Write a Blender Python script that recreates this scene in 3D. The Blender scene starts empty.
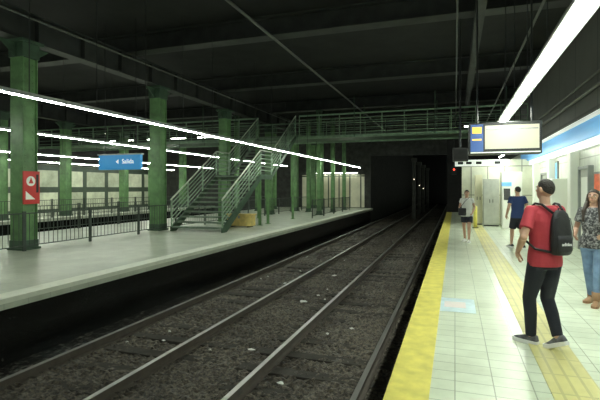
import bpy, math, random
import numpy as np
from mathutils import Vector, Matrix
random.seed(7); rng=np.random.default_rng(7)
S=bpy.context.scene
try:
    S.view_settings.view_transform='Standard'
except Exception: pass
COL=S.collection

# ---------------------------------------------------------------- materials
def mat(name,col,rough=.6,metal=0,var=0.0,vscale=6,bump=0,bscale=40,emit=0,ecol=None,spec=.5):
    m=bpy.data.materials.new(name); m.use_nodes=True
    nt=m.node_tree; b=nt.nodes['Principled BSDF']
    b.inputs['Base Color'].default_value=(*col,1)
    b.inputs['Roughness'].default_value=rough
    b.inputs['Metallic'].default_value=metal
    b.inputs['Specular IOR Level'].default_value=spec
    tc=nt.nodes.new('ShaderNodeTexCoord')
    if var>0:
        n=nt.nodes.new('ShaderNodeTexNoise'); n.inputs['Scale'].default_value=vscale; n.inputs['Detail'].default_value=6
        nt.links.new(tc.outputs['Object'],n.inputs['Vector'])
        r=nt.nodes.new('ShaderNodeValToRGB')
        r.color_ramp.elements[0].position=.3; r.color_ramp.elements[1].position=.7
        r.color_ramp.elements[0].color=(*[c*(1-var) for c in col],1)
        r.color_ramp.elements[1].color=(*[min(1,c*(1+var)) for c in col],1)
        nt.links.new(n.outputs['Fac'],r.inputs['Fac']); nt.links.new(r.outputs['Color'],b.inputs['Base Color'])
    if bump>0:
        n2=nt.nodes.new('ShaderNodeTexNoise'); n2.inputs['Scale'].default_value=bscale; n2.inputs['Detail'].default_value=4
        nt.links.new(tc.outputs['Object'],n2.inputs['Vector'])
        bp=nt.nodes.new('ShaderNodeBump'); bp.inputs['Strength'].default_value=bump; bp.inputs['Distance'].default_value=.02
        nt.links.new(n2.outputs['Fac'],bp.inputs['Height']); nt.links.new(bp.outputs['Normal'],b.inputs['Normal'])
    if emit>0:
        b.inputs['Emission Color'].default_value=(*(ecol or col),1); b.inputs['Emission Strength'].default_value=emit
    return m

def tile_mat(name,c1,c2,mortar,w,h,ms=.006,rough=.35,swap=None,var=.08,dirt=1.0):
    m=bpy.data.materials.new(name); m.use_nodes=True; nt=m.node_tree; b=nt.nodes['Principled BSDF']
    tc=nt.nodes.new('ShaderNodeTexCoord'); vec=tc.outputs['Object']
    if swap:
        sx=nt.nodes.new('ShaderNodeSeparateXYZ'); cx=nt.nodes.new('ShaderNodeCombineXYZ')
        nt.links.new(vec,sx.inputs[0])
        for i,a in enumerate(swap): nt.links.new(sx.outputs['XYZ'.index(a)],cx.inputs[i])
        vec=cx.outputs[0]
    br=nt.nodes.new('ShaderNodeTexBrick'); br.offset=0; br.squash=1
    br.inputs['Color1'].default_value=(*c1,1); br.inputs['Color2'].default_value=(*c2,1); br.inputs['Mortar'].default_value=(*mortar,1)
    br.inputs['Scale'].default_value=1; br.inputs['Mortar Size'].default_value=ms; br.inputs['Brick Width'].default_value=w; br.inputs['Row Height'].default_value=h
    nt.links.new(vec,br.inputs['Vector'])
    n=nt.nodes.new('ShaderNodeTexNoise'); n.inputs['Scale'].default_value=1.3; n.inputs['Detail'].default_value=8; n.inputs['Roughness'].default_value=.65
    nt.links.new(tc.outputs['Object'],n.inputs['Vector'])
    r=nt.nodes.new('ShaderNodeValToRGB'); r.color_ramp.elements[0].position=.3; r.color_ramp.elements[1].position=.62
    d=1-var*3*dirt; r.color_ramp.elements[0].color=(d,d,d*.97,1); r.color_ramp.elements[1].color=(1,1,1,1)
    nt.links.new(n.outputs['Fac'],r.inputs['Fac'])
    mx=nt.nodes.new('ShaderNodeMixRGB'); mx.blend_type='MULTIPLY'; mx.inputs['Fac'].default_value=1
    nt.links.new(br.outputs['Color'],mx.inputs['Color1']); nt.links.new(r.outputs['Color'],mx.inputs['Color2'])
    nt.links.new(mx.outputs['Color'],b.inputs['Base Color'])
    b.inputs['Roughness'].default_value=rough
    return m

def speck_mat(name,dark,light,scale,thr,rough=.35,bump=.6,stain=0):
    m=bpy.data.materials.new(name); m.use_nodes=True; nt=m.node_tree; b=nt.nodes['Principled BSDF']
    tc=nt.nodes.new('ShaderNodeTexCoord')
    n=nt.nodes.new('ShaderNodeTexNoise'); n.inputs['Scale'].default_value=scale; n.inputs['Detail'].default_value=8; n.inputs['Roughness'].default_value=.75
    nt.links.new(tc.outputs['Object'],n.inputs['Vector'])
    r=nt.nodes.new('ShaderNodeValToRGB'); r.color_ramp.elements[0].position=thr; r.color_ramp.elements[1].position=thr+.2
    r.color_ramp.elements[0].color=(*dark,1); r.color_ramp.elements[1].color=(*light,1)
    nt.links.new(n.outputs['Fac'],r.inputs['Fac']); out=r.outputs['Color']
    if stain:
        n3=nt.nodes.new('ShaderNodeTexNoise'); n3.inputs['Scale'].default_value=.9; n3.inputs['Detail'].default_value=5
        nt.links.new(tc.outputs['Object'],n3.inputs['Vector'])
        r3=nt.nodes.new('ShaderNodeValToRGB'); r3.color_ramp.elements[0].position=.35; r3.color_ramp.elements[1].position=.65
        r3.color_ramp.elements[0].color=(1-stain,1-stain*1.05,1-stain*1.1,1); r3.color_ramp.elements[1].color=(1,1,1,1)
        mx=nt.nodes.new('ShaderNodeMixRGB'); mx.blend_type='MULTIPLY'; mx.inputs['Fac'].default_value=1
        nt.links.new(n3.outputs['Fac'],r3.inputs['Fac']); nt.links.new(out,mx.inputs['Color1']); nt.links.new(r3.outputs['Color'],mx.inputs['Color2']); out=mx.outputs['Color']
    nt.links.new(out,b.inputs['Base Color'])
    bp=nt.nodes.new('ShaderNodeBump'); bp.inputs['Strength'].default_value=bump; bp.inputs['Distance'].default_value=.03
    nt.links.new(n.outputs['Fac'],bp.inputs['Height']); nt.links.new(bp.outputs['Normal'],b.inputs['Normal'])
    b.inputs['Roughness'].default_value=rough
    return m

M=dict(
 plat=tile_mat('platform_tiles',(.78,.85,.68),(.73,.80,.63),(.44,.49,.38),.3,.2,.005,.26,var=.08),
 platl=tile_mat('platform_tiles_grey',(.48,.52,.41),(.44,.48,.38),(.35,.38,.31),.4,.4,.006,.36,var=.10),
 wallw=tile_mat('wall_panels_white',(.84,.88,.78),(.79,.84,.73),(.50,.52,.46),.9,1.2,.014,.35,swap='YZX'),
 upper=tile_mat('wall_upper_dark',(.10,.105,.092),(.085,.09,.08),(.04,.042,.038),2.0,3.5,.03,.6,swap='YZX'),
 wallc=tile_mat('wall_cream',(.72,.75,.58),(.42,.46,.34),(.05,.075,.05),2.2,1.5,.20,.5,swap='YZX',var=.15),
 wallcb=tile_mat('wall_cream_back',(.90,.88,.70),(.70,.66,.46),(.10,.12,.08),.9,2.6,.06,.5,swap='XZY'),
 wallend=tile_mat('wall_end_cream',(.82,.84,.70),(.76,.78,.64),(.3,.31,.25),.7,1.3,.02,.45,swap='XZY'),
 yellow=mat('yellow_paint',(.74,.66,.15),.5,var=.14,vscale=7),
 yellow2=tile_mat('yellow_tactile',(.74,.69,.30),(.70,.65,.28),(.57,.53,.24),.1,.4,.012,.45),
 coping=mat('pale_coping',(.66,.69,.57),.5,var=.08),
 pface=speck_mat('platform_face',(.008,.009,.008),(.09,.09,.08),9,.58,.22,.15,.6),  # pale specks in the colour imitate glints on the shiny face
 channel=speck_mat('wet_channel',(.02,.019,.016),(.30,.29,.25),10,.50,.10,.8,.5),  # wet sheen is painted in as pale specks over the dark base
 black=mat('matte_black',(.012,.012,.012),.8,var=.3),  # near-black base with random tone variation
 ceil=mat('ceiling_dark',(.010,.0105,.0095),.85,var=.4,vscale=1.5),
 beam=mat('beam_dark',(.028,.031,.027),.6,var=.4,vscale=2),
 green=mat('green_paint',(.11,.22,.085),.5,var=.35,vscale=3,bump=.15),
 greend=mat('green_dark_paint',(.045,.085,.05),.5,var=.3,vscale=4),
 greens=mat('green_grey_paint',(.14,.19,.135),.5,var=.3,vscale=4),
 greenr=mat('green_rail_paint',(.19,.29,.19),.42,var=.25),
 greenp=mat('stair_green_bars',(.22,.32,.22),.38,.1,var=.2),
 greenh=mat('pale_handrail_paint',(.50,.56,.46),.3,.2,var=.15),
 iron=mat('black_iron',(.012,.014,.013),.45),
 fence=mat('fence_green_black',(.035,.048,.038),.45,var=.2),
 rail=mat('rail_steel',(.10,.085,.07),.42,.3,var=.2),
 railtop=mat('rail_polished',(.45,.44,.41),.34,.7),
 sleeper=mat('sleeper_wood',(.04,.036,.028),.85,var=.4,bump=.4),
 ballast=speck_mat('ballast_stone',(.022,.019,.014),(.23,.20,.15),20,.42,.5,.9,.5),
 conc=mat('dark_concrete',(.045,.047,.042),.8,var=.4,vscale=3),
 concl=mat('grey_concrete',(.08,.083,.072),.8,var=.3,vscale=3),
 housing=mat('lamp_housing',(.42,.44,.42),.5),
 tubeR=mat('lamp_diffuser',(1,1,1),.4,emit=98,ecol=(.92,1,.87)),
 tubeL=mat('lamp_tube',(1,1,1),.4,emit=105,ecol=(.92,1,.87)),
 tubeLr=mat('lamp_tube_plain',(1,1,1),.4,emit=105,ecol=(.92,1,.87)),
 tubeM=mat('lamp_tube_rear',(1,1,1),.4,emit=115,ecol=(.94,1,.86)),
 tubeF=mat('lamp_tube_far',(1,1,1),.4,emit=30,ecol=(.94,1,.86)),
 steel=mat('grey_steel',(.28,.30,.29),.4,.5,var=.1),
 cond=mat('dull_conduit',(.13,.135,.12),.5,.3,var=.1),
 greyp=mat('grey_enamel',(.42,.44,.38),.45,var=.1),
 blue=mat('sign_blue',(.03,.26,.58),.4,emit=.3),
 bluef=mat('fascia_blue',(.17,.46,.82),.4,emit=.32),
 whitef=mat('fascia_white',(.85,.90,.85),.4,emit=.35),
 white=mat('white_paint',(.84,.86,.78),.45),
 screen=mat('screen_glow',(.25,.24,.18),.3,emit=.50,ecol=(.92,.90,.70)),
 screenb=mat('screen_blue',(.03,.08,.25),.3,emit=.5),
 orange=mat('orange_mark',(.9,.5,.08),.4,emit=.6),
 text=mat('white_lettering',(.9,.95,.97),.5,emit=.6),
 textp=mat('pale_print',(.75,.75,.75),.6),
 red=mat('red_enamel',(.55,.03,.025),.35),
 orangep=mat('orange_poster',(.75,.12,.03),.4,var=.3,vscale=9),
 tan=mat('tan_wood',(.60,.46,.15),.5,var=.2),
 redl=mat('red_lamp',(1,.05,.03),.4,emit=5),
 warm=mat('tunnel_lamp',(1,.85,.6),.4,emit=2.5),
 skin=mat('skin',(.50,.30,.21),.5,var=.08),
 skin2=mat('skin_tan',(.38,.22,.15),.5,var=.08),
 hair=mat('dark_hair',(.018,.014,.011),.7,bump=.9,bscale=60),
 hairb=mat('brown_hair',(.03,.018,.012),.5,bump=.5,bscale=90),
 shirt=mat('red_cotton',(.38,.035,.05),.85,bump=.7,bscale=6),
 pants=mat('black_navy_denim',(.013,.015,.024),.85,bump=.6,bscale=9),
 jeans=mat('pale_blue_denim',(.14,.22,.35),.85,var=.25,vscale=9,bump=.3,bscale=14),
 navy=mat('navy_cotton',(.02,.04,.13),.85,bump=.3,bscale=12),
 whites=mat('white_cotton',(.65,.65,.62),.85,bump=.3,bscale=12),
 patt=speck_mat('patterned_top',(.025,.025,.03),(.42,.42,.42),24,.46,.85,.1),
 shoe=mat('shoe_black',(.015,.015,.018),.5),
 shoeg=mat('shoe_grey',(.10,.10,.11),.6,var=.6,vscale=20),
 sole=mat('shoe_sole',(.8,.8,.78),.5),
 boot=mat('tan_boot',(.30,.17,.09),.6),
 nylon=mat('black_nylon',(.010,.010,.012),.6,bump=.4,bscale=10),
 eyew=mat('eye_white',(.75,.74,.7),.3), iris=mat('iris_dark',(.03,.015,.01),.2), lip=mat('lips',(.38,.14,.11),.5),
 sticker=mat('floor_sticker_blue',(.60,.75,.78),.4,var=.15), stickp=mat('floor_sticker_pink',(.78,.70,.68),.4),
 paper=mat('paper',(.75,.75,.7),.7), cream=mat('cream_enamel',(.74,.72,.52),.5),
)

# ---------------------------------------------------------------- mesh builder
class MB:
    def __init__(s): s.v=[]; s.f=[]; s.m=[]
    def add(s,vs,fs,m=0):
        o=len(s.v); s.v+= [tuple(p) for p in vs]; s.f+=[tuple(i+o for i in f) for f in fs]; s.m+=[m]*len(fs); return s
    def box(s,x0,x1,y0,y1,z0,z1,m=0):
        vs=[(x,y,z) for x in (x0,x1) for y in (y0,y1) for z in (z0,z1)]
        return s.add(vs,[(0,1,3,2),(4,6,7,5),(0,4,5,1),(2,3,7,6),(0,2,6,4),(1,5,7,3)],m)
    def prism(s,poly,ex,m=0):
        n=len(poly); ex=Vector(ex); a=[Vector(p) for p in poly]; b=[p+ex for p in a]
        fs=[tuple(range(n))[::-1],tuple(range(n,2*n))]+[(i,(i+1)%n,(i+1)%n+n,i+n) for i in range(n)]
        return s.add(a+b,fs,m)
    def loft(s,rings,m=0,closed=False):
        n=len(rings[0]); k=len(rings); vs=[p for r in rings for p in r]; fs=[]
        for j in range(k if closed else k-1):
            for i in range(n):
                a=j*n+i; b=j*n+(i+1)%n; c=((j+1)%k)*n+(i+1)%n; d=((j+1)%k)*n+i
                fs.append((a,b,c,d))
        if not closed: fs+= [tuple(range(n))[::-1],tuple(range((k-1)*n,k*n))]
        return s.add(vs,fs,m)
    def tube(s,pts,rad,n=10,m=0,closed=False):
        pts=[Vector(p) for p in pts]; k=len(pts)
        if not hasattr(rad,'__len__'): rad=[rad]*k
        rings=[]; prev=None
        for i,p in enumerate(pts):
            if closed: t=pts[(i+1)%k]-pts[i-1]
            else: t=(pts[min(i+1,k-1)]-pts[max(i-1,0)])
            t.normalize()
            if prev is None: u=t.orthogonal().normalized()
            else:
                u=prev-t*prev.dot(t); u.normalize()
            prev=u; w=t.cross(u)
            rings.append([p+(u*math.cos(a)+w*math.sin(a))*rad[i] for a in [2*math.pi*q/n for q in range(n)]])
        return s.loft(rings,m,closed)
    def ell(s,c,r,n=14,k=9,m=0,rot=None,mod=None):
        c=Vector(c); rings=[]
        for j in range(k):
            th=math.pi*(j+.35)/(k-.3); ring=[]
            for i in range(n):
                a=2*math.pi*i/n
                d=Vector((math.sin(th)*math.cos(a),math.sin(th)*math.sin(a),math.cos(th)))
                q=mod(d) if mod else 1
                p=Vector((r[0]*d.x,r[1]*d.y,r[2]*d.z))*q
                if rot: p=rot@p
                ring.append(c+p)
            rings.append(ring)
        return s.loft(rings[::-1],m)
    def limb(s,pts,rad,n=14,m=0):
        s.tube(pts,rad,n,m)
        for p,r in zip(pts,rad): s.ell(p,(r,r,r),n,9,m)
        return s
    def mesh(s,name,mats,smooth=False):
        me=bpy.data.meshes.new(name); me.from_pydata(s.v,[],s.f)
        for mm in mats: me.materials.append(mm)
        me.polygons.foreach_set('material_index',s.m)
        if smooth: me.polygons.foreach_set('use_smooth',[True]*len(s.f))
        me.update(); return me
    def build(s,name,mats,loc=(0,0,0),rz=0,smooth=False,parent=None,bevel=0,**props):
        if not isinstance(mats,(list,tuple)): mats=[mats]
        o=bpy.data.objects.new(name,s.mesh(name,mats,smooth)); COL.objects.link(o)
        o.location=loc; o.rotation_euler[2]=rz
        if parent: o.parent=parent
        if bevel>0:
            b=o.modifiers.new('bevel','BEVEL'); b.width=bevel; b.segments=2; b.limit_method='ANGLE'
        for k,v in props.items(): o[k]=v
        return o
def empty(name,loc,rz=0,**props):
    o=bpy.data.objects.new(name,None); o.empty_display_size=.2; COL.objects.link(o); o.location=loc; o.rotation_euler[2]=rz
    for k,v in props.items(): o[k]=v
    return o
ALLCH={}
def dup(o,loc,parent=None,rz=None,**props):
    c=o.copy(); COL.objects.link(c)
    if parent is None:
        c.location=loc
        if rz is not None: c.rotation_euler[2]=rz
    else: c.parent=parent
    for ch in [x for x in ALLCH.get(o.name,[])]:
        dup(ch,None,parent=c)
    for k,v in props.items(): c[k]=v
    return c
def reg(o):
    ALLCH[o.name]=list(o.children)
    for c in o.children: reg(c)
def register(o):
    bpy.context.view_layer.update(); reg(o)
def text(body,size,m,parent,loc,rot,name='lettering',ext=.002):
    cu=bpy.data.curves.new('t','FONT'); cu.body=body; cu.size=size; cu.extrude=ext; cu.align_x='CENTER'; cu.align_y='CENTER'
    t=bpy.data.objects.new('t',cu); COL.objects.link(t); bpy.context.view_layer.update()
    me=bpy.data.meshes.new_from_object(t.evaluated_get(bpy.context.evaluated_depsgraph_get()))
    bpy.data.objects.remove(t); me.materials.clear(); me.materials.append(m)
    o=bpy.data.objects.new(name,me); COL.objects.link(o); o.parent=parent; o.location=loc; o.rotation_euler=rot
    return o
ST=dict(kind='structure')

# ---------------------------------------------------------------- room shell
YE=36
MB().box(-.52,3.2,-3,32,-.16,0).build('floor',M['plat'],label='pale tiled station platform beside the tracks',**ST)
MB().box(-14.5,-6.22,-3,YE,-.16,0).build('floor.001',M['platl'],label='pale tiled island platform across the tracks',**ST)
MB().box(-26,-20.5,-3,YE,-.16,0).build('floor.002',M['platl'],label='pale far side platform',**ST)
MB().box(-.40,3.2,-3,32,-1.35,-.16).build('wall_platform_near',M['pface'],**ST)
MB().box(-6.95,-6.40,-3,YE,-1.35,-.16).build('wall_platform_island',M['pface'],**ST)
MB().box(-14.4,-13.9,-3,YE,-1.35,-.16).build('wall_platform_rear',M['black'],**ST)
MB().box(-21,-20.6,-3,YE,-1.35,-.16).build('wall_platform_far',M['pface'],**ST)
MB().box(-20.6,-14.4,-3,YE,-1.5,-1.1).build('floor.003',M['conc'],label='dark track pit floor',**ST)
MB().box(3.2,3.5,-3,75,-1.35,6.9).build('wall_right',M['wallw'],**ST)
MB().box(3.10,3.2,-3,32,3.36,6.9).build('trim_1',M['upper'],**ST)
MB().box(-26.3,-26,-3,YE,-1.35,3.2).box(-26.3,-26,-3,YE,3.2,6.9,1).build('wall_left',[M['wallc'],M['black']],**ST)
MB().box(-12.2,-6.9,YE,YE+.3,-1.35,2.7).box(-26,-12.2,YE,YE+.3,-1.35,6.9,1).box(-12.2,-6.9,YE,YE+.3,2.7,6.9,1).build('wall_back',[M['wallcb'],M['conc']],**ST)
MB().box(-6.9,-6.4,YE,75,-1.35,6.9).build('wall_tunnel',M['conc'],**ST)
MB().box(-6.4,3.2,75,75.3,-1.35,6.9).build('wall_tunnel_end',M['black'],**ST)
MB().box(-.5,3.10,32,32.3,-1.35,6.9).build('wall_platform_end',M['black'],**ST)
MB().box(-6.4,-.5,36,36.4,4.2,6.9).build('wall_tunnel_portal',M['conc'],**ST)
MB().box(-26.3,3.5,-3,75,6.9,7.1).build('ceiling',M['ceil'],**ST)
MB().box(-6.40,-.40,-3,75,-1.5,-1.12).build('floor.004',M['conc'],label='dark concrete bed under the ballast',**ST)
MB().box(-.52,-.19,-3,31.9,.0,.006).build('tactile_strip',M['yellow'],label='worn pale yellow safety strip along platform edge',category='safety strip')
MB().box(.72,1.1,-3,22,.0,.008).build('tactile_strip.001',M['yellow2'],label='ribbed faded yellow tactile guide strip on tiles',category='safety strip')
MB().box(-6.55,-6.21,-3,YE-.1,-.07,.006).build('trim_2',M['coping'],**ST)
MB().box(-6.39,-5.97,-3,60,-1.12,-1.05).box(-5.97,-5.90,-3,60,-1.12,-.99).build('drain_channel',M['channel'],label='dirty wet drainage channel beside the island platform wall',category='drain')

def ballast():
    xs=np.arange(-5.89,-.42,.05); ys=[1.5]
    while ys[-1]<60: ys.append(ys[-1]+max(.045,.05*ys[-1]/8))
    ys=np.array(ys); X,Y=np.meshgrid(xs,ys)
    X=X+rng.uniform(-.018,.018,X.shape); Y=Y+rng.uniform(-.018,.018,Y.shape)
    X[:,0]=-5.89;X[:,-1]=-.42
    Z=-1.035+rng.uniform(-.034,.034,X.shape)+.012*np.sin(X*3)+.018*np.sin(Y*1.7)
    V=np.stack([X,Y,Z],-1).reshape(-1,3); nx=len(xs); ny=len(ys)
    f=[]
    for j in range(ny-1):
        for i in range(nx-1):
            a=j*nx+i
            f.append((a,a+1,a+nx+1)); f.append((a,a+nx+1,a+nx))
    me=bpy.data.meshes.new('ballast'); me.from_pydata(V.tolist(),[],f); me.materials.append(M['ballast'])
    o=bpy.data.objects.new('track_ballast',me); COL.objects.link(o)
    o['kind']='stuff'; o['label']='dark brown crushed stone ballast between and around the rails'; o['category']='ballast'
ballast()
prof=[(-.065,0),(.065,0),(.06,.02),(.012,.035),(.012,.11),(.035,.12),(.035,.148),(-.035,.148),(-.035,.12),(-.012,.11),(-.012,.035),(-.06,.02)]
r0=MB().prism([(x,-3,z) for x,z in prof],(0,77,0),0).box(-.034,.034,-3,74,.148,.152,1).build('rail',[M['rail'],M['railtop']],loc=(-1.14,0,-1.03),label='long worn steel running rail with polished top',category='rail',group='running rails')
for x in (-2.58,-4.12,-5.58): dup(r0,(x,0,-1.03))
s0=MB().box(-1.2,1.2,-.12,.12,-.06,.02).build('railway_sleeper',M['sleeper'],loc=(-1.85,2,-1.05),bevel=.01,label='dark oily wooden sleeper half buried in ballast',category='sleeper',group='railway sleepers')
for tx in (-1.85,-4.67):
    y=2.0
    while y<44:
        if not(tx==-1.85 and y==2.0): dup(s0,(tx,y,-1.05))
        y+=.68
LIT=[(-3.3,9.8,.12),(-3.1,6.6,.08),(-2.2,5.6,.07),(-4.7,6.5,.06),(-3.4,13,.1),(-5.7,9,.07),(-1.8,8.2,.06),(-4.4,11.5,.07)]
LIT+=[(random.uniform(-5.5,-1.4),random.uniform(5.5,18),random.uniform(.03,.06)) for _ in range(14)]
for i,(x,y,sz) in enumerate(LIT):
    b=MB(); pts=[(sz*math.cos(a)*random.uniform(.6,1),sz*.7*math.sin(a)*random.uniform(.6,1),random.uniform(0,.03)) for a in [k*math.pi/3 for k in range(6)]]
    b.add([(0,0,.04)]+pts,[(0,k+1,(k+1)%6+1) for k in range(6)])
    b.build('litter',M['paper'],loc=(x,y,-1.0),label='crumpled scrap of white paper on the ballast',category='litter',group='scraps of litter')

# ceiling beams
def ibeam(x0,x1,zt,h,w):
    b=MB(); b.box(x0,x1,-w/2,w/2,zt-.04,zt); b.box(x0,x1,-w/2,w/2,zt-h,zt-h+.04); b.box(x0,x1,-.03,.03,zt-h+.04,zt-.04)
    return b
cb=ibeam(-25.9,3.08,6.89,.62,.5).build('ceiling_beam',M['beam'],loc=(0,6.7,0),label='dark riveted steel cross beam under the ceiling',category='beam',group='ceiling cross beams')
for y in (12.9,19.3,25.9,29.1,32.3): dup(cb,(0,y,0))
def lbeam(z0,z1,w,y1=35.8):
    b=MB(); b.box(-w/2,w/2,-3,y1,z0,z0+.04); b.box(-w/2,w/2,-3,y1,z1-.04,z1); b.box(-.04,.04,-3,y1,z0+.04,z1-.04)
    y=-2
    while y<y1-.1: b.box(-w/2+.02,w/2-.02,y-.015,y+.015,z0+.04,z1-.04); y+=1.6
    return b
g=lbeam(5.5,6.26,.4).build('longitudinal_girder',M['beam'],loc=(-10.8,0,0),label='heavy dark steel girder carried by the green columns',category='girder',group='longitudinal girders')
dup(g,(-21.6,0,0)); 
lbeam(5.95,6.26,.22,31.9).build('longitudinal_girder',M['beam'],loc=(.6,0,0),label='slender dark girder above the near platform edge',category='girder')
for x,z,r in ((-4.5,5.55,.035),(-9.4,5.6,.022),(1.75,5.5,.03),(.05,5.6,.022),(3.04,3.95,.05),(3.05,4.25,.03)):
    MB().tube([(0,-2,0),(0,15,0),(0,31.8,0)],r,10).build('conduit',M['cond'],loc=(x,0,z),smooth=True,label='long thin steel conduit running toward the tunnel',category='pipe',group='ceiling conduits')

# ---------------------------------------------------------------- columns
def column(x,y,h=5.49,label='green riveted steel column standing on the platform',w=.44,group='green steel columns'):
    e=empty('steel_column',(x,y,0),label=label,category='column',group=group)
    b=MB(); t=.03; ww=w/.5
    b.box(-w/2,w/2,-w/2,-w/2+t,.25,h-.45); b.box(-w/2,w/2,w/2-t,w/2,.25,h-.45); b.box(-.14*ww,-.11*ww,-w/2+t,w/2-t,.25,h-.45); b.box(.17*ww,.20*ww,-w/2+t,w/2-t,.25,h-.45)
    z=.4
    while z<h-.5:
        for sx in (-w/2+.05,w/2-.05): b.ell((sx,-w/2,z),(.020,.016,.020),6,4)
        for sy in (-.13*ww,.13*ww): b.ell((.20*ww,sy,z),(.016,.020,.020),6,4)
        z+=.16
    b.build('column_shaft',M['green'],parent=e)
    MB().box(-w/2-.06,w/2+.06,-w/2-.06,w/2+.06,0,.06).box(-w/2-.02,w/2+.02,-w/2-.02,w/2+.02,.06,.25).build('column_base',M['greend'],parent=e,bevel=.008)
    c=MB(); c.box(-w/2-.12*ww,w/2+.12*ww,-w/2-.12*ww,w/2+.12*ww,h-.08,h); c.box(-w/2-.03,w/2+.03,-w/2-.03,w/2+.03,h-.45,h-.08)
    for sg in (-1,1):
        c.prism([(-.02,sg*(w/2+.03),h-.45),(-.02,sg*(w/2+.6*ww),h-.08),(-.02,sg*(w/2+.03),h-.08)],(.04,0,0))
    c.build('column_capital',M['greend'],parent=e)
    register(e); return e
c0=column(-10.8,8.9)
for y in (14.6,19.9,25.6,30.2,34.6): dup(c0,(-10.8,y,0))
for y in (16.5,20.5,25.4,28.5,32.5): dup(c0,(-21.6,y,0),label='green steel column on the far platform')
c1=column(-7.7,25.9,h=6.26,w=.24,label='slim green steel post near the platform end',group='slim green posts')
for x,y in ((-7.7,29.1),(-7.7,32.3),(-9.4,29.1),(-9.4,32.3),(-13.2,25.9),(-13.2,29.1),(-13.2,32.3)): dup(c1,(x,y,0))
tp=MB().box(-.16,.16,-.16,.16,-1.1,3.9).box(-.24,.24,-.24,.24,3.9,4.2).build('tunnel_pier',M['concl'],loc=(-3.35,40,0),label='dark concrete pier between the tunnel tracks',category='pillar',group='tunnel piers',bevel=.02)
for y in (46,52,60): dup(tp,(-3.35,y,0))
for y in (38,44,50): dup(tp,(-.25,y,0),label='dark concrete pier along the tunnel side')
for x,y,z in ((-3.35,39.78,2.3),(-.25,37.78,2.3),(-.25,43.78,2.3),(-3.35,45.78,1.8),(-.25,49.78,1.9),(-3.35,51.78,1.5)):
    e=empty('tunnel_lamp',(x,y,z),label='small warm bulkhead lamp on the tunnel pier',category='light fixture',group='tunnel bulkhead lamps')
    MB().box(-.02,.06,-.02,.06,0,.14).build('lamp_housing',M['iron'],parent=e); MB().ell((.03,-.03,.07),(.04,.03,.05)).build('lamp_lens',M['warm'],parent=e)

# ---------------------------------------------------------------- lamps
BZ=4.32
def lampset(name,x,z,y0,n,L,w,tm,rod,label,group,wide=False):
    def mk(y,rodtop):
        e=empty(name,(x,y,z),label=label,category='light fixture',group=group)
        hw=w/2+(.075 if wide else .008)
        h=MB(); h.prism([(-hw,.005,-.005),(hw,.005,-.005),(hw,.005,.025),(hw*.5,.005,.07),(-hw*.5,.005,.07),(-hw,.005,.025)],(0,L-.01,0))
        h.build('lamp_housing',M['housing'],parent=e)
        t=MB(); d=.035 if wide else .024
        t.prism([(-w/2,.04,-.005),(-w/2,.04,-d*.6),(-w*.3,.04,-d),(w*.3,.04,-d),(w/2,.04,-d*.6),(w/2,.04,-.005)],(0,L-.08,0)); t.build('lamp_tube',tm,parent=e)
        r=MB(); r.tube([(0,L/2,.07),(0,L/2,rodtop-z)],.008,6); r.build('hanger_rod',M['iron'],parent=e)
        register(e); return e
    A=mk(y0,rod); B=None
    for i in range(1,n):
        y=y0+i*L
        if 22.3-L/2<y+0<25.0-L/2 and x<3:
            if B is None: B=mk(y,BZ-.21)
            else: dup(B,(x,y,z))
        else: dup(A,(x,y,z))
lampset('fluorescent_lamp',1.07,3.2,2.2,6,1.6,.085,M['tubeR'],5.94,'wide white fluorescent strip light hung over platform','near platform strip lights',True)
lampset('fluorescent_lamp',-6.95,3.2,3.5,20,1.55,.028,M['tubeL'],6.27,'slim bright fluorescent tube light above platform edge','island platform edge lights')
lampset('fluorescent_lamp',-12.2,3.3,6,12,2.2,.026,M['tubeLr'],6.27,'slim tube light above the island platform','island platform rear lights')
lampset('fluorescent_lamp',-19.6,3.3,10,10,2.4,.035,M['tubeM'],6.27,'slim fluorescent tube light over the far platform','far platform lights')
lampset('fluorescent_lamp',-23.5,3.2,10,10,2.4,.035,M['tubeM'],6.27,'slim fluorescent tube light near the far wall','far wall lights')
lampset('fluorescent_lamp',1.9,3.0,14.5,5,1.5,.06,M['tubeM'],6.27,'fluorescent light over the platform end','platform end lights')
e0=empty('bridge_lamp',(-20,26.6,5.05),label='thin fluorescent light seen behind the footbridge',category='light fixture',group='lights behind footbridge')
MB().box(-.64,.64,-.04,.04,.0,.05).build('lamp_housing',M['housing'],parent=e0)
MB().box(-.6,.6,-.025,.025,-.035,0).build('lamp_tube',M['tubeF'],parent=e0)
MB().tube([(-.0,0,.05),(-.0,0,1.84)],.01,6).build('hanger_rod',M['iron'],parent=e0)
register(e0)
for x in (-24,-22.4,-18,-15.9,1.1,2.45): dup(e0,(x,26.6,5.05))
# added fill light that brightens the cream end wall
e=empty('end_wall_fill',(-9.6,35.96,2.85),label='added fill light brightening the cream end wall',category='light fixture')
MB().box(-2.2,2.2,-.10,.04,.0,.06).build('lamp_housing',M['housing'],parent=e)
MB().box(-2.1,2.1,-.09,-.05,-.03,0).build('lamp_tube',M['tubeF'],parent=e)

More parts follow.
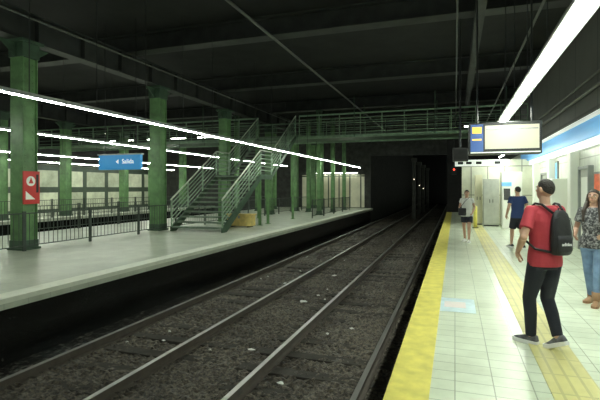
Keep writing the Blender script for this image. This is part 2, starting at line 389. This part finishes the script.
# ---------------------------------------------------------------- footbridge
BY0,BY1=22.35,24.9
fb=empty('footbridge',(-11,BY0,0),label='grey-green steel footbridge crossing above both tracks and platforms',category='footbridge')
X0=-14.9; X1=14.08
MB().box(X0,X1,.1,BY1-BY0-.1,BZ-.05,BZ).build('bridge_deck',M['greend'],parent=fb)
for yy in (0,BY1-BY0-.1):
    b=MB(); b.box(X0,X1,yy,yy+.1,BZ-.13,BZ-.11); b.box(X0,X1,yy,yy+.1,BZ-.03,BZ+.01); b.box(X0,X1,yy+.04,yy+.06,BZ-.11,BZ-.03)
    b.build('bridge_girder',M['greenr'],parent=fb)
def railrun(b,xa,xb,y):
    n=max(1,round((xb-xa)/1.1)); 
    for i in range(n+1):
        x=xa+(xb-xa)*i/n; b.box(x-.022,x+.022,y-.022,y+.022,BZ,BZ+1.08)
    for z,t in ((1.08,.036),(.84,.014),(.60,.014),(.36,.014),(.14,.016)): b.box(xa,xb,y-t,y+t,BZ+z-t,BZ+z+t)
b=MB(); railrun(b,X0,.85,.05); b.build('bridge_railing',M['greenr'],parent=fb)
b=MB(); railrun(b,3.25,X1,.05); b.build('bridge_railing',M['greenr'],parent=fb)
b=MB(); railrun(b,X0,X1,BY1-BY0-.05); b.build('bridge_railing',M['greenr'],parent=fb)
for x in (-12.5,-7.5,-2.5,6.2,10.1,13.2):
    for yy in (-.03,BY1-BY0+.03): MB().tube([(x,yy,BZ-.12),(x,yy,6.25)],.025,8).build('bridge_hanger',M['greend'],parent=fb)

# ---------------------------------------------------------------- staircase
SW=2.2
st=empty('staircase',(-10.1,14.43,0),label='grey-green steel staircase with landing rising to the footbridge',category='staircase')
for k in range(12):
    for y0,z0 in ((0,0),(4.56,2.16)):
        b=MB(); z=z0+(k+1)*.18; y=y0+k*.28
        b.box(.06,SW-.06,y,y+.25,z-.03,z); b.box(.06,SW-.06,y,y+.012,z-.06,z-.03)
        b.build('stair_tread',M['greens'],parent=st)
MB().box(.05,SW-.05,3.37,4.55,2.04,2.16).build('stair_landing',M['greens'],parent=st)
for x in (0,SW-.05):
    b=MB()
    b.prism([(x,-.05,0),(x,.28,0),(x,3.37,1.98),(x,3.37,2.22),(x,-.05,.16)],(.05,0,0))
    b.prism([(x,4.55,2.02),(x,7.9,4.15),(x,7.9,4.36),(x,4.55,2.22)],(.05,0,0))
    b.box(x,x+.05,3.37,4.55,2.0,2.22)
    b.build('stair_stringer',M['greend'],parent=st)
def sr(x,part):
    b=MB()
    path=[(x,-.05,.18),(x,3.36,2.25),(x,4.56,2.25),(x,7.88,4.4)]
    def zz(y):
        for (a,b2) in zip(path,path[1:]):
            if a[1]<=y<=b2[1]+1e-6: return a[2]+(b2[2]-a[2])*(y-a[1])/(b2[1]-a[1])
    if part=='hand':
        b.tube([(p[0],p[1],p[2]+1.0) for p in path],.030,8); return b
    for off in (.82,.65,.48,.31,.14):
        b.tube([(p[0],p[1],p[2]+off) for p in path],.020,8)
    for y in (0,1.1,2.2,3.36,4.56,5.65,6.75,7.85):
        b.box(x-.024,x+.024,y-.024,y+.024,zz(max(y,-.05))-.05,zz(y)+.98)
    return b
for x in (.025,SW-.025):
    sr(x,'bars').build('stair_railing',M['greenp'],parent=st); sr(x,'hand').build('handrail',M['greenh'],parent=st,label='pale worn handrail')
for x,y,h in ((.12,3.5,2.04),(SW-.12,3.5,2.04),(.12,4.4,2.04),(SW-.12,4.4,2.04),(.12,7.7,4.0),(SW-.12,7.7,4.0)):
    MB().box(x-.05,x+.05,y-.05,y-.035,0,h).box(x-.05,x+.05,y+.035,y+.05,0,h).box(x-.01,x+.01,y-.035,y+.035,0,h).box(x-.1,x+.1,y-.1,y+.1,0,.02).build('support_post',M['green'],parent=st)

# ---------------------------------------------------------------- fence
def fence(L,x,y,label='dark green-black iron railing panel beside the columns'):
    e=empty('fence_panel',(x,y,0),label=label,category='railing',group='dark platform railings')
    MB().box(-.02,.02,0,.04,0,1.02).build('fence_post',M['fence'],parent=e)
    MB().box(-.02,.02,L-.04,L,0,1.02).build('fence_post',M['fence'],parent=e)
    MB().box(-.015,.015,.04,L-.04,.95,.98).build('fence_rail',M['fence'],parent=e)
    MB().box(-.012,.012,.04,L-.04,.12,.145).build('fence_rail',M['fence'],parent=e)
    b=MB(); n=int(L/.14)
    for i in range(1,n): b.tube([(0,i*L/n,.145),(0,i*L/n,.95)],.008,6)
    b.build('fence_bars',M['fence'],parent=e)
    register(e); return e
f0=fence(2.2,-10.44,4.2)
for k in range(1,13): dup(f0,(-10.44,4.2+2.205*k,0))
for y in (12,14.25,16.5,18.75,21,23.25,25.5,27.75,30,32.25): dup(f0,(-14.3,y,0),label='dark iron railing panel along the platform rear edge')
for y in (12,14.25,16.5,18.75,21,23.25,25.5,27.75,30): dup(f0,(-20.7,y,0),label='dark iron railing panel along the far platform edge')
for y in (22.9,25.2,27.5,29.8): dup(f0,(-7.2,y,0),label='dark iron railing panel behind the staircase')
MB().box(-20.9,-20.5,-3,YE-.1,0,.006).build('trim_9',M['white'],**ST)

# ---------------------------------------------------------------- blue hanging sign
e=empty('hanging_sign',(-10.0,11.6,2.2),label='blue hanging direction sign with white lettering over platform',category='sign')
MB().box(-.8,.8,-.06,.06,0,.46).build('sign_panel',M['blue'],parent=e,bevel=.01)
MB().box(-.84,.84,-.07,.07,.46,.50).build('sign_frame',M['steel'],parent=e)
text('Salida',.20,M['text'],e,(.34,-.065,.25),(math.pi/2,0,0))
MB().prism([(-.02,-.062,.18),(-.02,-.062,.32),(-.12,-.062,.25)],(0,-.003,0)).build('arrow_mark',M['text'],parent=e)
for x in (-.6,.6): MB().tube([(x,0,.5),(x,0,4.69)],.012,6).build('hanger_rod',M['iron'],parent=e)

# red notice board on first column (track side face)
e=empty('notice_board',(-10.55,8.9,1.2),math.pi/2,label='red notice plate with white pictogram fixed on green column',category='sign')
MB().box(-.24,.24,-.02,.015,0,.86).build('sign_panel',M['red'],parent=e)
b=MB(); b.tube([(-.03,-.027,.60),(-.03,-.02,.60)],.13,24); b.build('pictogram_disc',M['white'],parent=e)
MB().prism([(-.10,-.03,.54),(.04,-.03,.54),(-.03,-.03,.70)],(0,-.003,0)).build('pictogram_flame',M['red'],parent=e)
MB().box(.13,.20,-.026,-.02,.30,.78).build('text_panel',M['iron'],parent=e)
MB().prism([(-.18,-.026,.12),(.10,-.026,.12),(-.18,-.026,.34)],(0,.005,0)).build('white_mark',M['white'],parent=e)

# low yellowish storage box under the stairs
e=empty('storage_box',(-8.45,17.0,0),label='low yellowish wooden storage box beneath the green staircase',category='box')
MB().box(-.55,.55,-.22,.22,.05,.50).build('box_body',M['tan'],parent=e,bevel=.01)
MB().box(-.58,.58,-.25,.25,.50,.55).build('box_lid',M['tan'],parent=e,bevel=.008)
for sx in (-.4,.4): MB().box(sx-.05,sx+.05,-.2,.2,0,.05).build('foot_batten',M['sleeper'],parent=e)
MB().box(-.04,.04,-.24,-.22,.36,.48).build('clasp',M['steel'],parent=e)

# ---------------------------------------------------------------- information display
e=empty('information_display',(.93,9.8,2.30),label='hanging departure display with dull cream screen',category='display screen')
MB().box(-.67,.67,-.02,.34,0,.64).build('display_housing',M['iron'],parent=e,bevel=.012)
MB().box(-.36,.62,-.032,-.02,.10,.57).build('display_screen',M['screen'],parent=e)
MB().box(-.63,-.39,-.032,-.02,.05,.60).build('logo_panel',M['screenb'],parent=e)
MB().box(-.60,-.42,-.037,-.032,.42,.55).build('logo_mark',M['orange'],parent=e)
MB().box(-.60,-.42,-.037,-.032,.28,.31).build('logo_line',M['orange'],parent=e)
MB().box(-.34,.60,-.036,-.032,.48,.50).build('screen_line',M['steel'],parent=e)
MB().box(-.63,.64,-.030,-.02,.02,.045).build('display_trim',M['white'],parent=e)
for x in (-.5,.5): MB().tube([(x,.08,.64),(x,.08,4.58)],.02,8).build('hanger_rod',M['iron'],parent=e)
e=empty('platform_monitor',(.14,13.0,2.35),label='small black monitor hung above platform edge',category='monitor')
MB().box(-.2,.2,-.02,.25,0,.36).build('monitor_housing',M['iron'],parent=e,bevel=.01)
MB().box(-.17,.17,-.026,-.02,.04,.32).build('monitor_screen',M['black'],parent=e)
MB().tube([(0,.1,.36),(0,.1,3.9)],.02,8).build('hanger_rod',M['iron'],parent=e)
e=empty('hanging_sign',(.95,18.3,2.45),label='narrow white hanging sign with dark lettering bars',category='sign')
MB().box(-.95,.95,-.03,.03,0,.24).build('sign_panel',M['whitef'],parent=e)
for x in (-.85,-.55,-.2,.45): MB().box(x,x+.2,-.034,-.03,.07,.17).build('sign_bar',M['iron'],parent=e)
for x in (-.8,.8): MB().tube([(x,0,.24),(x,0,4.44)],.012,6).build('hanger_rod',M['iron'],parent=e)
e=empty('signal_lamp',(-.05,28.0,2.4),label='small black signal housing with red lamp',category='signal')
MB().box(-.14,.14,-.1,.1,0,.5).build('signal_housing',M['iron'],parent=e)
MB().ell((0,-.1,.3),(.05,.03,.05)).build('signal_lens',M['redl'],parent=e)
MB().tube([(0,0,.5),(0,0,4.49)],.02,6).build('hanger_rod',M['iron'],parent=e)

# ---------------------------------------------------------------- right wall fittings
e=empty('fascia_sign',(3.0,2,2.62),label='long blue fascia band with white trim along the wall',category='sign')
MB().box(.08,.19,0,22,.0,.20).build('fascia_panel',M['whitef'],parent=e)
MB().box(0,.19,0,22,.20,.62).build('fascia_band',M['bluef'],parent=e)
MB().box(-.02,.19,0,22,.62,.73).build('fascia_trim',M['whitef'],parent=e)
for i,y in enumerate((11.2,14.2,17.2,20.2)):
    MB().box(2.98,3.2,y-.18,y+.18,0,2.60).box(2.94,3.2,y-.22,y+.22,0,.18).build('trim_%d'%(3+i),M['white'],bevel=.01,**ST)
def door(y,n,m,w=.5):
    b=MB(); b.box(3.13,3.2,y-w,y+w,0,2.1,0); b.box(3.08,3.2,y-w-.08,y-w,0,2.18,1); b.box(3.08,3.2,y+w,y+w+.08,0,2.18,1); b.box(3.08,3.2,y-w,y+w,2.1,2.18,1)
    b.box(3.115,3.13,y-w+.12,y+w-.12,1.1,1.9,2); b.box(3.115,3.13,y-w+.12,y+w-.12,.2,.95,2); b.box(3.05,3.13,y-w+.06,y-w+.10,1.0,1.04,1)
    b.build('door_%d'%n,[m,M['steel'],M['white']],**ST)
door(13.2,1,M['greyp'],.42); door(18.6,2,M['greyp'])
def cabinet(x,y,w,h,label,m,rz=0,name='metal_cabinet'):
    e=empty(name,(x,y,0),rz,label=label,category='cabinet')
    MB().box(-w/2,w/2,0,.45,.06,h).build('cabinet_body',m,parent=e,bevel=.012)
    MB().box(-w/2+.02,w/2-.02,.02,.43,0,.06).build('plinth',M['iron'],parent=e)
    for sx in (-1,1):
        d=MB(); a,b2=sorted((sx*.01,sx*(w/2-.03))); d.box(a,b2,-.015,0,.12,h-.06); dd=d.build('cabinet_door',m,parent=e,bevel=.005)
        MB().box(sx*.06-.012,sx*.06+.012,-.04,-.015,h*.5,h*.5+.14).build('handle',M['iron'],parent=dd)
    return e
cabinet(2.73,15.6,1.1,1.9,'white double door metal cabinet standing against the wall',M['white'],rz=-math.pi/2)
cabinet(1.45,20.6,.62,2.0,'tall grey metal cabinet at the platform end',M['greyp'])
cabinet(2.25,20.7,.8,2.3,'white metal equipment cabinet at the platform end',M['white'])
cabinet(.98,21.2,.30,2.2,'narrow cream upright locker beside grey cabinet',M['cream'])
e=empty('help_kiosk',(1.95,19.6,0),label='white help kiosk with dark screen and blue header',category='kiosk')
MB().prism([(-.16,0,0),(-.16,.4,0),(-.16,.4,1.7),(-.16,.1,1.7),(-.16,.0,1.1)],(.34,0,0)).build('kiosk_body',M['white'],parent=e,bevel=.01)
MB().prism([(-.11,.003,1.14),(-.11,.085,1.6),(-.11,.075,1.6),(-.11,-.008,1.14)],(.24,0,0)).build('kiosk_screen',M['iron'],parent=e)
MB().box(-.16,.18,.08,.4,1.7,1.85).build('kiosk_header',M['bluef'],parent=e)
e=empty('bollard',(.78,19.5,0),label='yellow safety bollard on platform beside cabinets',category='bollard')
MB().tube([(0,0,.02),(0,0,.85),(0,0,.9)],[.07,.07,.03],14).build('post',M['yellow'],parent=e,smooth=True); MB().tube([(0,0,0),(0,0,.03)],.12,14).build('base_plate',M['iron'],parent=e)
MB().box(.3,3.2,22.0,22.2,0,2.9).build('wall_partition',M['wallend'],**ST)
def poster(y,z0,w,h,m,label):
    e=empty('poster_frame',(3.2,y,z0),label=label,category='poster')
    MB().box(-.05,0,-w/2,w/2,0,h).build('frame',M['steel'],parent=e); MB().box(-.056,-.05,-w/2+.05,w/2-.05,.05,h-.05).build('poster_sheet',m,parent=e)
poster(16.75,1.1,.35,1.4,M['bluef'],'narrow blue panel fixed on white wall')
poster(12.2,1.5,.6,.5,M['orangep'],'small red and orange poster in steel frame on wall')
MB().box(-.26,.26,-.38,.38,0,.003).build('floor_sticker',M['sticker'],loc=(.0,6.6,0.0),label='faded rectangular pale blue sticker on platform tiles',category='sticker')
MB().box(-.14,.14,-.16,.16,.003,.005).build('sticker_centre',M['stickp'],parent=bpy.data.objects['floor_sticker'])

# ---------------------------------------------------------------- people
def remesh(b,name,m,voxel,parent,smooth=3,**props):
    o=b.build('tmp',[m]); md=o.modifiers.new('r','REMESH'); md.mode='VOXEL'; md.voxel_size=voxel; md.use_smooth_shade=True
    sm=o.modifiers.new('s','SMOOTH'); sm.factor=.5; sm.iterations=smooth
    bpy.context.view_layer.update()
    me=bpy.data.meshes.new_from_object(o.evaluated_get(bpy.context.evaluated_depsgraph_get()))
    bpy.data.objects.remove(o); me.name=name
    me.materials.clear(); me.materials.append(m)
    me.polygons.foreach_set('use_smooth',[True]*len(me.polygons))
    me.polygons.foreach_set('material_index',[0]*len(me.polygons))
    q=bpy.data.objects.new(name,me); COL.objects.link(q); q.parent=parent
    for k,v in props.items(): q[k]=v
    return q
def ering(z,a,bb,cx=0,cy=0,n=24):
    return [Vector((cx+a*math.cos(t),cy+bb*math.sin(t),z)) for t in [2*math.pi*i/n for i in range(n)]]
def hand(b,w,d,nrm,side,s=1,curl=.5):
    w=Vector(w); d=Vector(d).normalized(); nrm=Vector(nrm); nrm=(nrm-d*nrm.dot(d)).normalized(); sd=d.cross(nrm)*side
    rot=Matrix((sd,d,nrm)).transposed()
    b.ell(w+d*.045*s,(.040*s,.052*s,.017*s),14,9,rot=rot)
    b.limb([w-d*.02,w+d*.03*s],[.026*s,.028*s],10)
    for i,(o,L) in enumerate(((.033,.9),(.011,1.0),(-.011,.95),(-.033,.75))):
        p=w+d*.080*s+sd*o*s*.95; pts=[p-d*.02*s]; dirn=(d+sd*o*2.5).normalized(); ang=curl*(.6+.12*i)
        for seg,l in enumerate((.040,.026,.020)):
            v=dirn*math.cos(ang)+nrm*math.sin(ang); p=p+v*l*L*s; pts.append(p); ang+=curl*.9
        b.limb(pts,[.0095*s,.009*s,.0085*s,.0075*s],8)
    p=w+d*.02*s+sd*.028*s; pts=[p]
    for v,l in ((sd*.8+d*.6+nrm*.3,.036),(sd*.35+d*.9+nrm*.45,.03),(d*.9+nrm*.5,.024)):
        p=p+v.normalized()*l*s; pts.append(p)
    b.limb(pts,[.014*s,.012*s,.010*s,.0085*s],8)
def person(loc,yaw,H,P,label):
    s=H/1.75
    E=empty('person',(loc[0],loc[1],0),yaw,label=label,category='person')
    E.scale=(s*P.get('slim',1),s*P.get('slim',1),s)
    vx=P.get('voxel',.008); fem=P.get('fem',False); lean=P.get('lean',0)
    hyaw=P.get('hyaw',0)
    Rh=Matrix.Rotation(hyaw,3,'Z')
    def hp(p):
        p=Vector(p); q=Rh@Vector((p.x,p.y,0)); return Vector((q.x,q.y+lean*.6+P.get('hfwd',0),p.z))
    B=MB(); skin=P['skin']
    wd=.92 if fem else 1.0
    T=[(.82,.13,.095),(.90,.165 if not fem else .175,.115),(.98,.158,.11),(1.08,.138 if not fem else .118,.10 if not fem else .085),(1.2,.15*wd,.108),(1.32,.172*wd,.115),(1.40,.168*wd,.10),(1.45,.12*wd,.082),(1.485,.07,.065)]
    B.loft([ering(z,a,bb,0,lean*(z-.9)) for z,a,bb in T])
    B.limb([(0,lean*.55-.005,1.44),(0,lean*.6,1.50),hp((0,.005,1.56))],[.062,.056,.054])
    B.ell(hp((0,-.012,1.655)),(.076,.092,.093),20,13,rot=Rh)
    B.ell(hp((0,.028,1.60)),(.058,.062,.070),18,11,rot=Rh)
    B.ell(hp((0,.050,1.565)),(.032,.034,.026),14,9,rot=Rh)
    B.ell(hp((0,.062,1.672)),(.050,.018,.014),12,7,rot=Rh)
    B.limb([hp((0,.082,1.665)),hp((0,.100,1.632)),hp((0,.094,1.624))],[.009,.013,.012],8)
    for sx in (-1,1):
        B.ell(hp((sx*.080,-.005,1.638)),(.012,.022,.032),10,7,rot=Rh)
        B.ell(hp((sx*.035,.055,1.625)),(.022,.022,.02),10,7,rot=Rh)
    J=P['J']
    def footf(k,side):
        an=Vector(J['an'+k]); fd=Vector(J.get('fd'+k,(side*.15,1,0))).normalized(); pit=J.get('pit'+k,0)
        c,sn=math.cos(pit),math.sin(pit); rt=Matrix((fd.cross(Vector((0,0,1))),fd,Vector((0,0,1)))).transposed()
        def pr_(y,z):
            if y>.15: return (y,z)
            return (.15-(.15-y)*c+z*sn, z*c+(.15-y)*sn)
        ay,az=pr_(0,.09)
        if pit: an.z=az
        def q(x,y,z):
            yy,zz_=pr_(y,z); v=rt@Vector((x,yy-ay,0)); return Vector((an.x+v.x,an.y+v.y,an.z-az+zz_))
        return q
    for side,k in ((-1,'L'),(1,'R')):
        sh=Vector((side*.182*wd,lean*.52,1.415)); el=Vector(J['el'+k]); wr=Vector(J['wr'+k])
        B.limb([(side*.12*wd,lean*.52,1.42),sh,sh.lerp(el,.5),el,el.lerp(wr,.3),wr],[.052,.054*wd,.046*wd,.039*wd,.040*wd,.026*wd])
        hd=Vector(J.get('hd'+k,wr-el)); hand(B,wr,hd,J.get('hn'+k,(-side,.3,0)),J.get('hs'+k,1 if side<0 else -1),s=.98*wd,curl=J.get('cu'+k,.5))
        hip=Vector((side*.088,0,.89)); kn=Vector(J['kn'+k]); an=Vector(J['an'+k])
        B.limb([hip,hip.lerp(kn,.5),kn,kn.lerp(an,.35)+Vector((0,-.012,0)),an],[.088,.072,.054,.053,.036])
        q=footf(k,side)
        B.limb([q(0,0,.055),q(0,.06,.036),q(0,.13,.028)],[.030,.022,.014])
    remesh(B,'body',skin,P.get('bvox',.006),E,2)
    for sx in (-1,1):
        MB().ell(hp((sx*.031,.077,1.648)),(.013,.009,.008),12,8,rot=Rh).build('eye',M['eyew'],parent=E,smooth=True)
        MB().ell(hp((sx*.031,.085,1.648)),(.006,.003,.006),10,7,rot=Rh).build('iris',M['iris'],parent=E,smooth=True)
        MB().limb([hp((sx*.014,.086,1.668)),hp((sx*.034,.081,1.673)),hp((sx*.052,.066,1.667))],[.003,.004,.003],8).build('eyebrow',P['hairm'],parent=E)
    MB().limb([hp((-.022,.082,1.592)),hp((0,.091,1.594)),hp((.022,.082,1.592))],[.004,.008,.004],8).build('mouth',M['lip'],parent=E,smooth=True)
    def hm(d):
        f=d.z*.95-d.y*.80+.17
        k=min(1,max(0,(f+.12)/.30)); k=k*k*(3-2*k)
        return .90+(.135+.035*max(0,d.z))*k
    h=MB(); h.ell(hp((0,-.012,1.656)),(.077,.093,.093),44,30,rot=Rh,mod=hm)
    if P.get('long'):
        for sx in (-1,0,1):
            h.limb([hp((sx*.055,-.05,1.65)),hp((sx*.075,-.065,1.55)),Vector((sx*.10,-.10+lean*.5,1.43)),Vector((sx*.095,-.12+lean*.4,1.24))],[.045,.048,.045,.025])
        for sx in (-1,1): h.limb([hp((sx*.07,.0,1.67)),hp((sx*.085,.0,1.56)),Vector((sx*.11,.08,1.42)),Vector((sx*.11,.11,1.27))],[.025,.032,.034,.018])
    if P.get('bun'): h.ell(hp((0,-.12,1.70)),(.04,.04,.04))
    remesh(h,'hair',P['hairm'],.004,E,1)
    c=MB(); zlow=P.get('shirtlow',.90)
    rs=[ering(zlow-.05,T[1][1]+.026,T[1][2]+.026,0,0)]+[ering(z,a+.018+(.012 if z<1.25 else 0),bb+.018+(.012 if z<1.25 else 0),0,lean*(z-.9)) for z,a,bb in T if zlow<=z<=1.45]
    rs.append(ering(1.478,.078,.07,0,lean*.58)); c.loft(rs)
    for side,k in ((-1,'L'),(1,'R')):
        sh=Vector((side*.182*wd,lean*.52,1.415)); el=Vector(J['el'+k]); q=P.get('sleeve',.6)
        if q>0: c.limb([(side*.12*wd,lean*.52,1.42),sh,sh.lerp(el,q*.6)],[.062,.066*wd,.066*wd]); c.tube([sh.lerp(el,q*.55),sh.lerp(el,q)],[.066*wd,.071*wd],16)
    remesh(c,P.get('topname','t_shirt'),P['top'],vx,E,4)
    t=MB(); t.loft([ering(z,a+.016,bb+.016) for z,a,bb in T[0:3]]+[ering(1.02,.158,.112)])
    for side,k in ((-1,'L'),(1,'R')):
        hip=Vector((side*.088,0,.89)); kn=Vector(J['kn'+k]); an=Vector(J['an'+k]); q=P.get('leg',1); lw=P.get('lw',1)
        if q>=1: t.tube([hip,hip.lerp(kn,.5),kn,kn.lerp(an,.4)+Vector((0,-.01,0)),an+Vector((0,0,.0))],[.106,.092*lw,.072*lw,.068*lw,.056*lw],18); t.ell(kn,(.072*lw,)*3)
        else: t.tube([hip,hip.lerp(kn,.5),hip.lerp(kn,q)],[.106,.10,.098],18)
    remesh(t,P.get('botname','trousers'),P['bot'],vx,E,4)
    for side,k in ((-1,'L'),(1,'R')):
        an=Vector(J['an'+k]); q=footf(k,side)
        b=MB(); rings=[]
        pr=[(-.080,.025,.065),(-.07,.036,.10),(-.02,.040,.112),(.04,.042,.095),(.10,.047,.072),(.15,.045,.058),(.185,.032,.046),(.20,.014,.034)]
        for y,w,hh in pr:
            rings.append([q(w*math.cos(a),y,.026+(hh-.026)*max(0,math.sin(a))) for a in [2*math.pi*i/16 for i in range(16)]])
        b.loft(rings)
        so=b.build('shoe',P['shoe'],parent=E,smooth=True)
        if P.get('bootshaft'):
            b=MB(); b.tube([an+Vector((0,0,-.02)),an+Vector((0,0,.12))],[.052,.060],16); b.build('boot_shaft',P['shoe'],parent=so,smooth=True)
        b=MB(); rings=[]
        for zz in (0,.038): rings.append([q(w*1.10*sg,y*1.04,zz) for sg,seq in ((1,pr),(-1,pr[::-1])) for y,w,hh in seq])
        b.loft(rings); b.build('shoe_sole',P['sole'],parent=so)
    return E
PL=(.865,5.14)
YW=math.radians(30)
person(PL,YW,1.71,dict(skin=M['skin'],hairm=M['hair'],top=M['shirt'],bot=M['pants'],shoe=M['shoeg'],sole=M['sole'],bvox=.0055,voxel=.007,shirtlow=.90,sleeve=.68,hyaw=.25,lw=1.0,slim=.94,
  J=dict(elL=(-.32,-.07,1.16),wrL=(-.245,.12,.995),hdL=(.2,.45,-.75),hnL=(1,-.2,.2),elR=(.25,.02,1.14),wrR=(.2,.20,1.02),
   knL=(-.095,.13,.49),anL=(-.065,.14,.09),knR=(.08,.06,.49),anR=(.05,-.13,.15),pitR=.42,fdL=(-.5,1,0),fdR=(-.35,1,0))),
  'man in red t-shirt and dark jeans walking away with backpack')
def backpack():
    e=empty('backpack',(0,0,0),YW,label='black backpack with white lettering worn on the back',category='backpack')
    off=Matrix.Rotation(YW,3,'Z')@Vector((.042,-.120,0)); base=.96
    e.location=(PL[0]+off.x,PL[1]+off.y,base); e.scale=(.88,.88,.90)
    def rr(z,a,b2,cy,n=24,p=2.6):
        out=[]
        for i in range(n):
            t=2*math.pi*i/n; c,s_=math.cos(t),math.sin(t)
            r=(abs(c)**p+abs(s_)**p)**(-1/p); out.append(Vector((a*c*r,cy+b2*s_*r,z)))
        return out
    b=MB(); b.loft([rr(0,.09,.045,-.05),rr(.015,.112,.058,-.055),rr(.10,.124,.064,-.06),rr(.25,.124,.058,-.055),rr(.38,.112,.048,-.048),rr(.45,.09,.034,-.042),rr(.49,.05,.022,-.04)])
    b.build('pack_body',M['nylon'],parent=e,smooth=True)
    b=MB(); b.loft([rr(.03,.085,.016,-.108),rr(.06,.095,.024,-.113),rr(.17,.095,.026,-.113),rr(.22,.08,.016,-.108)]); b.build('front_pocket',M['nylon'],parent=e,smooth=True)
    for sx in (-1,1):
        o=-.045
        pts=[(sx*.07,-.03,.45),(sx*.11+o,.05,.55),(sx*.13+o,.135,.56),(sx*.14+o,.27,.47),(sx*.16+o,.31,.30),(sx*.21+o,.20,.14),(sx*.19+o,.06,.06),(sx*.10,-.04,.03)]
        b=MB(); b.tube(pts,.014,8); b.build('shoulder_strap',M['nylon'],parent=e,smooth=True)
    MB().tube([(-.03,-.045,.47),(-.025,-.045,.51),(.025,-.045,.51),(.03,-.045,.47)],.008,8).build('carry_handle',M['nylon'],parent=e)
    MB().tube([(-.115,-.085,.10),(-.122,-.095,.26),(-.095,-.085,.40),(0,-.075,.44),(.095,-.085,.40),(.122,-.095,.26),(.115,-.085,.10)],.004,6).build('zip',M['nylon'],parent=e)
    text('adidas',.05,M['textp'],e,(.0,-.142,.125),(math.pi/2,0,0))
backpack()
person((1.84,7.30),math.radians(150),1.60,dict(skin=M['skin2'],hairm=M['hairb'],top=M['patt'],topname='blouse',bot=M['jeans'],botname='jeans',shoe=M['boot'],sole=M['boot'],bootshaft=True,fem=True,long=True,bvox=.006,sleeve=.6,hyaw=.0,lw=.84,
  J=dict(elL=(-.25,.0,1.14),wrL=(-.20,.20,1.08),hnL=(1,0,0),elR=(.25,-.02,1.14),wrR=(.20,.18,1.05),knL=(-.08,.12,.50),anL=(-.07,.14,.09),knR=(.08,.0,.49),anR=(.07,-.12,.09))),
  'woman in patterned blouse, pale slim jeans and tan boots walking')
person((1.60,13.4),math.radians(20),1.66,dict(skin=M['skin'],hairm=M['hair'],top=M['navy'],bot=M['pants'],botname='shorts',leg=.85,shoe=M['shoe'],sole=M['sole'],bvox=.007,voxel=.01,sleeve=.55,
  J=dict(elL=(-.28,-.04,1.15),wrL=(-.27,.10,.93),elR=(.26,-.06,1.15),wrR=(.27,.02,.90),knL=(-.10,.12,.50),anL=(-.10,.16,.09),knR=(.09,-.02,.49),anR=(.09,-.16,.09))),
  'man in navy t-shirt and dark shorts walking along platform')
person((.34,14.5),math.radians(170),1.56,dict(skin=M['skin'],hairm=M['hair'],top=M['whites'],bot=M['pants'],botname='shorts',leg=.6,shoe=M['whites'],sole=M['sole'],fem=True,bun=True,bvox=.007,voxel=.01,sleeve=.4,
  J=dict(elL=(-.24,-.06,1.16),wrL=(-.20,.10,1.0),elR=(.24,-.02,1.15),wrR=(.17,.16,1.05),knL=(-.09,.14,.50),anL=(-.09,.16,.09),knR=(.09,-.0,.49),anR=(.09,-.16,.09))),
  'woman in white top and dark shorts walking with a shoulder bag')
e=empty('shoulder_bag',(.30,14.26,.80),math.radians(170),label='small dark shoulder bag carried by woman in white',category='bag')
MB().box(-.02,.20,-.04,.05,0,.22).build('bag_body',M['nylon'],parent=e,bevel=.02)
MB().tube([(.16,0,.22),(.02,0,.42),(-.10,-.10,.55)],.008,8).build('strap',M['nylon'],parent=e)

# ---------------------------------------------------------------- world + camera
w=bpy.data.worlds.new('world'); S.world=w; w.use_nodes=True
w.node_tree.nodes['Background'].inputs[0].default_value=(.86,.96,.84,1); w.node_tree.nodes['Background'].inputs[1].default_value=.5
cd=bpy.data.cameras.new('camera'); cd.sensor_width=36; cd.lens=27; cd.shift_y=-.02; cd.clip_end=200
cam=bpy.data.objects.new('camera',cd); COL.objects.link(cam); cam.location=(0,0,1.62); cam.rotation_euler=(math.pi/2,0,math.radians(19.0))
S.camera=cam
